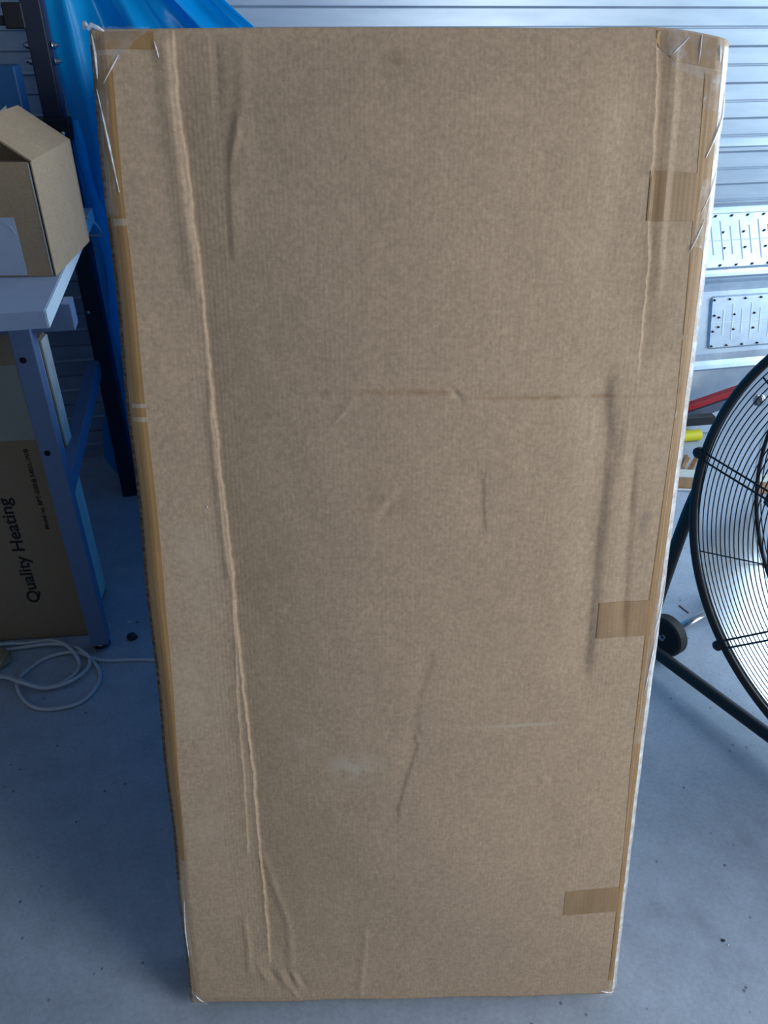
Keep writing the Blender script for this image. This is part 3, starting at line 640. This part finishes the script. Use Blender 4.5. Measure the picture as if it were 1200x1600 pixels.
sheet('sheet_drape', rows, 130, yf, bs)
# pleats gathered at the left edge
for k, (x0, dx) in enumerate(((-0.872, 0.0), (-0.857, 0.003), (-0.842, 0.006))):
    V = []
    for j in range(21):
        z = 0.94+0.20*j/20
        for q in range(6):
            a = math.pi*q/5; V.append(Vector((x0+dx*math.sin(j*.3)-0.0055*math.cos(a), 2.37-0.006*math.sin(a), z))-Vector((-0.6, 2.45, 0)))
    mk('sheet_pleat', V, [(j*6+i, j*6+i+1, (j+1)*6+i+1, (j+1)*6+i) for j in range(20) for i in range(5)], M_BLUE, bs, smooth=True)
# tube-like fold that falls in front of the bench corner
pts = [(-0.830, 2.34, 1.18), (-0.823, 2.33, 1.06), (-0.812, 2.33, 0.96), (-0.800, 2.32, 0.86), (-0.797, 2.31, 0.74), (-0.808, 2.31, 0.60), (-0.800, 2.31, 0.46), (-0.792, 2.32, 0.34), (-0.78, 2.33, 0.22)]
mb = MB().tube([Vector(p)-Vector((-0.6, 2.45, 0)) for p in smooth_curve(pts, 6)], [0.004+0.016*math.sin(math.pi*min(1, (i+2)/52))+0.004*math.sin(i*0.5) for i in range(49)], 14)
mb.build('sheet_fold', M_BLUE, bs, smooth=True)
MB().box((0.38, -1.43, 0.0), (0.88, -0.56, 0.85)).box((0.05, -0.54, 0.0), (0.88, 0.22, 1.33)).build('added_goods_blocker', M_BLUE, bs, bevel=0.01)  # unseen goods, added to prop the carton and keep light from under the bench

# ---------------------------------------------------------------- folded steel panel behind the fan
A0_, A1_ = 1.745, 3.4
sp_ = thing('steel_cover', 'folded galvanised steel cover leaning on the ribbed wall behind the fan', 'metal cover', W(A0_, 0.0, 0))
spO = W(A0_, 0.0, 0)
sprof = [(0.010, 0.812), (0.052, 0.812), (0.058, 0.803), (0.178, 0.606), (0.182, 0.595), (0.160, 0.580), (0.155, 0.572), (0.172, 0.566), (0.170, 0.545), (0.170, 0.535), (0.232, 0.312), (0.236, 0.285), (0.250, 0.272), (0.262, 0.262), (0.250, 0.250), (0.252, 0.24), (0.300, 0.004)]
V = []; F = []; n = len(sprof)
for a in (A0_, A1_): V += [W(a, o, z)-spO for o, z in sprof]
for a in (A0_, A1_): V += [W(a, o-0.004, z-0.002)-spO for o, z in sprof]
F = [(i, i+1, n+i+1, n+i) for i in range(n-1)]+[(2*n+i, 3*n+i, 3*n+i+1, 2*n+i+1) for i in range(n-1)]+[(i, 2*n+i, 2*n+i+1, i+1) for i in range(n-1)]
mk('cover_body', V, F, M_GALV, sp_)
# end cap and bright top lip of the low board
def plate(a0, top, bot, ncol, nm):
    """pressed plate lying on the sloping face between profile points top and bot; local s along wall, t down the slope"""
    (o0, z0), (o1, z1) = top, bot; L = math.hypot(o1-o0, z1-z0); d = ((o1-o0)/L, (z1-z0)/L); nrm = (-d[1], d[0])
    if nrm[0] < 0: nrm = (-nrm[0], -nrm[1])
    P3 = lambda s, t, h: W(a0+s, o0+d[0]*t+nrm[0]*h, z0+d[1]*t+nrm[1]*h)-spO
    Wd = 0.95; bm = MB(); r = 0.018
    ring_ = []
    for cx_, cy_, a_ in ((r, r, 180), (Wd-r, r, 270), (Wd-r, L-r, 0), (r, L-r, 90)):
        for q in range(6): an = math.radians(a_+q*18); ring_.append((cx_+r*math.cos(an), cy_+r*math.sin(an)))
    n = len(ring_)
    inn = [(min(max(x, 0.006), Wd-0.006), min(max(y, 0.006), L-0.006)) for x, y in ring_]
    V = [P3(x, y, 0.001) for x, y in ring_]+[P3(x, y, 0.011) for x, y in inn]
    F = [(i, (i+1) % n, n+(i+1) % n, n+i) for i in range(n)]+[tuple(range(n, 2*n))]
    pl = mk('pressed_plate', V, F, M_GALV, sp_)
    # ribs across and the middle line
    rb = MB()
    for i in range(14):
        s = 0.055+i*0.063*0.62; t0, t1 = (0.05, L-0.05) if i % 2 == 0 else (0.03, L-0.03)
        if s > Wd-0.03: break
        rb.add([P3(s-0.0045, t0, 0.0108), P3(s+0.0045, t0, 0.0108), P3(s+0.0045, t1, 0.0108), P3(s-0.0045, t1, 0.0108), P3(s, t0+0.004, 0.0135), P3(s, t1-0.004, 0.0135)], [(0, 4, 5, 3), (4, 1, 2, 5), (0, 1, 4), (3, 5, 2)])
    rb.add([P3(0.004, L/2-0.002, 0.0112), P3(Wd-0.004, L/2-0.002, 0.0112), P3(Wd-0.004, L/2+0.002, 0.0112), P3(0.004, L/2+0.002, 0.0112), P3(0.004, L/2, 0.0128), P3(Wd-0.004, L/2, 0.0128)], [(0, 1, 5, 4), (4, 5, 2, 3)])
    rb.build('pressed_rib', M_RIB, pl)
    pos = []
    for s in (0.012, 0.076, 0.142, 0.208, 0.274):
        pos += [(s, 0.014), (s, L-0.012)]
    pos += [(0.016, L*0.36), (0.014, L*0.66), (0.036, L*0.40), (0.036, L*0.58)] if nm == 2 else []
    pos += [(0.10, L*0.36), (0.10, L*0.64), (0.185, L*0.36), (0.185, L*0.64), (0.27, L*0.36), (0.27, L*0.64)]
    s0 = None
    for s, t in pos:
        c = P3(s, t, 0.011); ax = WN*(-nrm[0])+Vector((0, 0, nrm[1]))
        if s0 is None:
            s0 = MB().lathe([(0.0045, 0), (0.0045, 0.002), (0.0025, 0.0025), (0.0025, 0.009), (0, 0.0095)], (0, 0, 0), ax, 10).build('stud', M_BLACK, pl); s0.location = c
        else:
            c2 = s0.copy(); COL.objects.link(c2); c2.parent = pl; c2.location = c
plate(A0_, (0.064, 0.793), (0.172, 0.617), 0, 1)
plate(A0_+0.065, (0.1745, 0.518), (0.2275, 0.328), 0, 2)

# bits on the floor behind
def beam(name, a, b, w_, h_, mat, label, cat, parent=None, up=Vector((0, 0, 1))):
    a = Vector(a); b = Vector(b); t = (b-a).normalized(); s = t.cross(up).normalized(); u = s.cross(t)
    M = Matrix(((s.x, t.x, u.x, a.x), (s.y, t.y, u.y, a.y), (s.z, t.z, u.z, a.z), (0, 0, 0, 1)))
    o = MB().box((-w_/2, 0, -h_/2), (w_/2, (b-a).length, h_/2), M).build(name, mat, parent, bevel=0.0015)
    if cat: setp(o, label, cat)
    return o
rbar = thing('steel_bar', 'red and dark grey steel bar slanting up behind the fan rim', 'bar', (0, 0, 0))
beam('red_face', (0.74, 2.622, 0.058), (1.60, 2.804, 0.295), 0.030, 0.022, M_RED, None, None, rbar)
beam('grey_face', (0.74, 2.622, 0.022), (1.60, 2.804, 0.259), 0.036, 0.036, M_GREYBAR, None, None, rbar)
bb = beam('steel_block', (1.00, 2.600, 0.155), (1.218, 2.640, 0.153), 0.03, 0.034, M_BLACK, 'black steel block under the slanting red bar', 'metal block')
MB().box((1.03, 2.59, 0.0), (1.055, 2.615, 0.138)).build('block_foot', M_BLACK, bb)
yc = MB().lathe([(0, 0), (0.021, 0), (0.022, 0.003), (0.022, 0.11), (0.020, 0.113), (0, 0.113)], (1.13, 2.742, 0.0225), (1, 0.2, 0), 20).build('plastic_tube', M_YELLOW, smooth=False)
setp(yc, 'yellow plastic tube lying on the floor by the steel cover', 'tube')
pk = thing('wooden_plank', 'pale topped wooden plank lying on the floor behind the fan', 'plank', (1.0, 2.40, 0))
MB().box((-0.06, 0, 0.0), (0.42, 0.05, 0.045), Matrix.Rotation(-0.12, 4, 'Z')).build('plank_body', M_WOOD, pk, bevel=0.002)
MB().box((-0.06, -0.001, 0.0452), (0.42, 0.051, 0.050), Matrix.Rotation(-0.12, 4, 'Z')).build('plank_top', M_FOAM, pk, bevel=0.001)
r = random.Random(5)
for i, (x, y) in enumerate(((1.07, 2.47), (1.10, 2.475), (1.13, 2.47), (1.09, 2.50))):
    o = beam('wood_splinter', (x, y, 0.006), (x+0.035+r.uniform(-.01, .02), y+0.055, 0.040+r.uniform(-.01, .02)), 0.016, 0.010, M_WOODDARK if i % 2 else M_WOOD, None, None)
    setp(o, ['leftmost torn wood splinter leaning behind the pale topped plank', 'darker brown wood splinter second from left behind the plank', 'rightmost pale wood splinter nearest the fan rim', 'hindmost dark wood splinter in the bundle behind the plank'][i], 'wood', 'wood splinters')
wc = MB().tube(smooth_curve([(0.93, 2.355, 0.005), (1.0, 2.375, 0.005), (1.07, 2.375, 0.005), (1.13, 2.36, 0.005), (1.2, 2.30, 0.005), (1.3, 2.29, 0.005)], 6), 0.0045, 8).build('cable', M_CABLE, smooth=True)
setp(wc, 'white cable lying in front of the wooden plank', 'cable')

# ---------------------------------------------------------------- drum fan
fN = Vector((-0.8367, -0.5476, 0.0024)).normalized()
fA = Vector((0.54757427, -0.83675709, 0)); fU = fN.cross(fA).normalized()
fC = Vector((0.9197, 1.0004, 0.6408)); FRd = 0.4946
fan = thing('drum_fan', 'large black caged drum fan standing on a wheeled tube stand at the right', 'fan', (0.96, 1.0, 0))
fo = Vector((0.96, 1.0, 0))
def FP(r, deg, h=0.0): a = math.radians(deg); return fC+fA*(r*math.cos(a))+fU*(r*math.sin(a))+fN*h-fo
def ringpts(r, h, n=128): return [FP(r, 360*i/n, h) for i in range(n)]
MB().tube(ringpts(FRd-0.004, 0.0, 160), 0.0085, 12, closed=True).build('rim', M_BLACK, fan, smooth=True)
dr = MB(); n = 128; D0, D1 = -0.012, -0.21; V = []; F = []
for rr, hh in ((FRd-0.010, D0), (FRd-0.010, D1), (FRd-0.006, D1), (FRd-0.006, D0)): V += ringpts(rr, hh, n)
for q in range(4): F += [(q*n+i, q*n+(i+1) % n, ((q+1) % 4)*n+(i+1) % n, ((q+1) % 4)*n+i) for i in range(n)]
dr.add(V, F); drum = dr.build('drum', M_ALU, fan, smooth=True); autosmooth(drum)
MB().tube(ringpts(FRd-0.006, D1, 128), 0.008, 10, closed=True).build('rear_rim', M_BLACK, fan, smooth=True)
dome = lambda r: 0.004+0.012*(1-(r/FRd)**2)
MB().lathe([(0, 0.010), (0.008, 0.009), (0.012, 0.004), (0.013, 0)], FP(FRd-0.0105, 163, -0.10), (FP(0, 0, -0.1)-FP(FRd, 163, -0.10)).normalized(), 16).build('drum_bolt', M_CHROME, fan, smooth=True)
g = MB()
NR = 38
for i in range(NR):
    rr = 0.075+(FRd-0.022-0.075)*i/(NR-1); g.tube(ringpts(rr, dome(rr), 120), 0.00125, 5, closed=True)
for k in range(7):
    a0 = 175.8+51.43*k
    for s in (-1, 1):
        g.tube([FP(rr, a0+s*math.degrees(0.0085/rr), dome(rr)+0.003) for rr in np.linspace(0.06, FRd-0.012, 10)], 0.0022, 6)
    g.tube([FP(rr, a0+25.6, dome(rr)+0.003) for rr in np.linspace(0.06, FRd-0.024, 10)], 0.0016, 6)
g.lathe([(0, 0.004), (0.07, 0.003), (0.076, 0.0)], fC-fo+fN*dome(0), fN, 32)
g.build('front_grille', M_BLACK, fan, smooth=True)
g = MB()
for i in range(20):
    rr = 0.09+(FRd-0.02-0.09)*i/19; g.tube(ringpts(rr, D1-0.02*(1-(rr/FRd)**2), 96), 0.0013, 5, closed=True)
for k in range(7):
    g.tube([FP(rr, 163+51.43*k, D1-0.004-0.02*(1-(rr/FRd)**2)) for rr in np.linspace(0.08, FRd-0.01, 8)], 0.0022, 6)
g.build('rear_grille', M_BLACK, fan, smooth=True)
for k in range(7):
    p = FP(FRd+0.006, 175.8+51.43*k, 0.002)
    MB().lathe([(0, 0.018), (0.008, 0.017), (0.0115, 0.013), (0.0115, 0.003), (0.006, 0.0)], p+fN*-0.006, fN, 16).build('clamp_knob', M_BLACK, fan, smooth=True)
MB().lathe([(0, -0.05), (0.05, -0.05), (0.062, -0.06), (0.062, -0.09), (0.03, -0.10)], fC-fo, fN, 32).build('hub', M_BLACK, fan, smooth=True)
MB().lathe([(0, -0.15), (0.09, -0.15), (0.10, -0.16), (0.10, -0.30), (0.08, -0.32), (0, -0.32)], fC-fo, fN, 32).build('motor', plain('dark_grey_motor', srgb(52, 56, 64), 0.5), fan, smooth=False)
for k in range(3):
    V = []; nu, nv_ = 12, 8
    for j in range(nv_+1):
        rr = 0.055+(0.375-0.055)*j/nv_; half = 26+10*math.sin(math.pi*j/nv_)
        for i in range(nu+1):
            s = -1+2*i/nu; V.append(FP(rr, 40+120*k+half*s, -0.10+0.040*s-0.010*(1-s*s)))
    o = mk('blade', V, [(j*(nu+1)+i, j*(nu+1)+i+1, (j+1)*(nu+1)+i+1, (j+1)*(nu+1)+i) for j in range(nv_) for i in range(nu)], M_BLADE, fan, smooth=True)
    md = o.modifiers.new('th', 'SOLIDIFY'); md.thickness = 0.003
bd = fA.copy(); ax = -fN; ax.z = 0; LB = Vector((0.672, 1.545, 0.048))
lbp = lambda s, t, z=0.048: Vector((LB.x, LB.y, z))+bd*s+ax*t-fo
piv = lambda sg: fC+fA*(sg*(FRd+0.012))-fN*0.10-fo
MB().tube(smooth_curve([lbp(0.98, 0.0), lbp(0.5, 0), lbp(0.06, 0), lbp(0.015, 0.0, 0.052), Vector((0.684, 1.535, 0.14))-fo, Vector((0.6926, 1.52, 0.375))-fo, Vector((0.7097, 1.52, 0.517))-fo, piv(-1)+Vector((0, 0, 0.01))], 8), 0.0155, 12).build('stand_tube', M_BLACK, fan, smooth=True)
MB().tube(smooth_curve([lbp(0.98, 0.0), lbp(1.06, 0.0), lbp(1.10, 0.0, 0.06), lbp(1.12, 0.02, 0.2), piv(1)+Vector((0, 0, 0.01))], 8), 0.0155, 12).build('stand_tube', M_BLACK, fan, smooth=True)
MB().tube(smooth_curve([lbp(1.0, 0.0), lbp(1.05, 0.12), lbp(1.05, 0.26), lbp(0.98, 0.36), lbp(0.5, 0.36), lbp(0.06, 0.36)], 8), 0.0155, 12).build('rear_tube', M_BLACK, fan, smooth=True)
for sg in (-1, 1):
    MB().lathe([(0, 0.02), (0.016, 0.018), (0.022, 0.010), (0.022, -0.012), (0.012, -0.014)], piv(sg), fA*sg, 20).build('pivot_knob', M_BLACK, fan, smooth=True)
MB().lathe([(0.016, 0), (0.016, 0.030), (0.012, 0.034), (0, 0.034)], lbp(0.95, 0.0, 0.0), (0, 0, 1), 16).build('rubber_foot', M_RUBBER, fan)
MB().lathe([(0.016, 0), (0.016, 0.030), (0.012, 0.034), (0, 0.034)], lbp(0.95, 0.36, 0.0), (0, 0, 1), 16).build('rubber_foot', M_RUBBER, fan)
wc0 = Vector((0.742, 1.556, 0.0575))
MB().tube([wc0-fo, wc0+ax*0.36-fo], 0.0115, 14).build('axle', M_CHROME, fan, smooth=True)
for t in (0.0, 0.34):
    wh = MB().lathe([(0.010, -0.014), (0.042, -0.013), (0.044, -0.017), (0.051, -0.017), (0.0555, -0.012), (0.0555, 0.012), (0.051, 0.017), (0.044, 0.017), (0.042, 0.013), (0.010, 0.014)], wc0+ax*t-fo, ax, 40).build('wheel', M_RUBBER, fan); autosmooth(wh, 0.5)
    MB().lathe([(0, -0.022), (0.009, -0.021), (0.012, -0.013)], wc0+ax*t-fo, ax, 16).build('wheel_cap', M_CHROME, wh)

# ---------------------------------------------------------------- cable coil and litter
pts = [(-0.52, 1.50, .005), (-0.61, 1.513, .005), (-0.668, 1.513, .005), (-0.737, 1.510, .006), (-0.808, 1.532, .013), (-0.873, 1.524, .006), (-0.908, 1.484, .006), (-0.919, 1.427, .015), (-0.897, 1.384, .006), (-0.849, 1.346, .006), (-0.793, 1.342, .006), (-0.738, 1.367, .006), (-0.718, 1.428, .006), (-0.735, 1.480, .006), (-0.785, 1.527, .02), (-0.833, 1.556, .014), (-0.893, 1.562, .014), (-0.98, 1.552, .006), (-1.08, 1.53, .006), (-1.16, 1.49, .006), (-1.13, 1.44, .006), (-0.979, 1.454, .006), (-0.917, 1.423, .024), (-0.866, 1.410, .014), (-0.822, 1.420, .006), (-0.790, 1.457, .006), (-0.79, 1.500, .006), (-0.825, 1.538, .024), (-0.885, 1.575, .015), (-0.955, 1.573, .006), (-1.018, 1.56, .014), (-1.12, 1.54, .006), (-1.22, 1.47, .006), (-1.1, 1.41, .006), (-0.977, 1.440, .014), (-0.90, 1.404, .033), (-0.842, 1.402, .014), (-0.785, 1.424, .016), (-0.757, 1.468, .016), (-0.760, 1.500, .018)]
co = MB().tube(smooth_curve(pts, 6), 0.0048, 8).build('extension_cable', M_CABLE, smooth=True)
setp(co, 'white cable coiled in loose loops on the floor below the workbench leg', 'cable')
pg = thing('adhesive_tape_lump', 'brown crumpled lump of tape beside the coiled white cable', 'litter', (-1.005, 1.505, 0))
V = []; r = random.Random(2)
mb = MB().lathe([(0, 0), (0.030, 0.001), (0.036, 0.010), (0.028, 0.022), (0.012, 0.028), (0, 0.027)], (0, 0, 0), (0, 0, 1), 14)
mb.V = [v+Vector((r.uniform(-.005, .005), r.uniform(-.005, .005), abs(r.uniform(0, .004)))) for v in mb.V]; mb.build('tape_lump', plain('crumpled_tape', srgb(150, 134, 112), 0.35, 0, 0.25, 40), pg)
def lump(x, y, s, mat, name, label, cat, flat=0.6, seed=1, group=None):
    r = random.Random(seed); bm = bmesh.new(); bmesh.ops.create_icosphere(bm, subdivisions=2, radius=s)
    for v in bm.verts: v.co = Vector((v.co.x*r.uniform(.7, 1.25), v.co.y*r.uniform(.6, 1.0), max(-s*flat*0.5, v.co.z*flat*r.uniform(.8, 1.1))))
    lo = min(v.co.z for v in bm.verts)
    for v in bm.verts: v.co.z -= lo
    me = bpy.data.meshes.new(name); bm.to_mesh(me); bm.free(); me.materials.append(mat)
    o = bpy.data.objects.new(name, me); COL.objects.link(o); o.location = (x, y, 0); return setp(o, label, cat, group)
lump(-0.680, 1.600, 0.014, M_STONE, 'stone_chip', 'dark angular stone chip on the floor between workbench leg and big carton', 'stone', 0.9, 3)
lump(-0.705, 1.667, 0.006, M_SCRAP, 'plastic_scrap', 'tiny pale plastic scrap on the floor behind the dark stone chip', 'litter', 0.4, 4)
lump(-0.684, 1.665, 0.003, M_STONE, 'grit', 'dark grit speck next to the pale plastic scrap', 'grit', 0.8, 5)
lump(0.627, 0.787, 0.0035, M_STONE, 'grit', 'dark grit speck on the floor right of the big carton', 'grit', 0.7, 6)
lump(0.633, 0.779, 0.0022, M_SCRAP, 'plastic_scrap', 'tiny white fleck beside the grit speck right of the big carton', 'litter', 0.5, 7)
sv_ = MB().tube([(0.846, 1.745, 0.002), (0.853, 1.728, 0.002), (0.862, 1.712, 0.002)], 0.0018, 6).build('wood_sliver', M_WOODDARK); setp(sv_, 'thin brown sliver on the floor beside the fan wheel', 'litter')
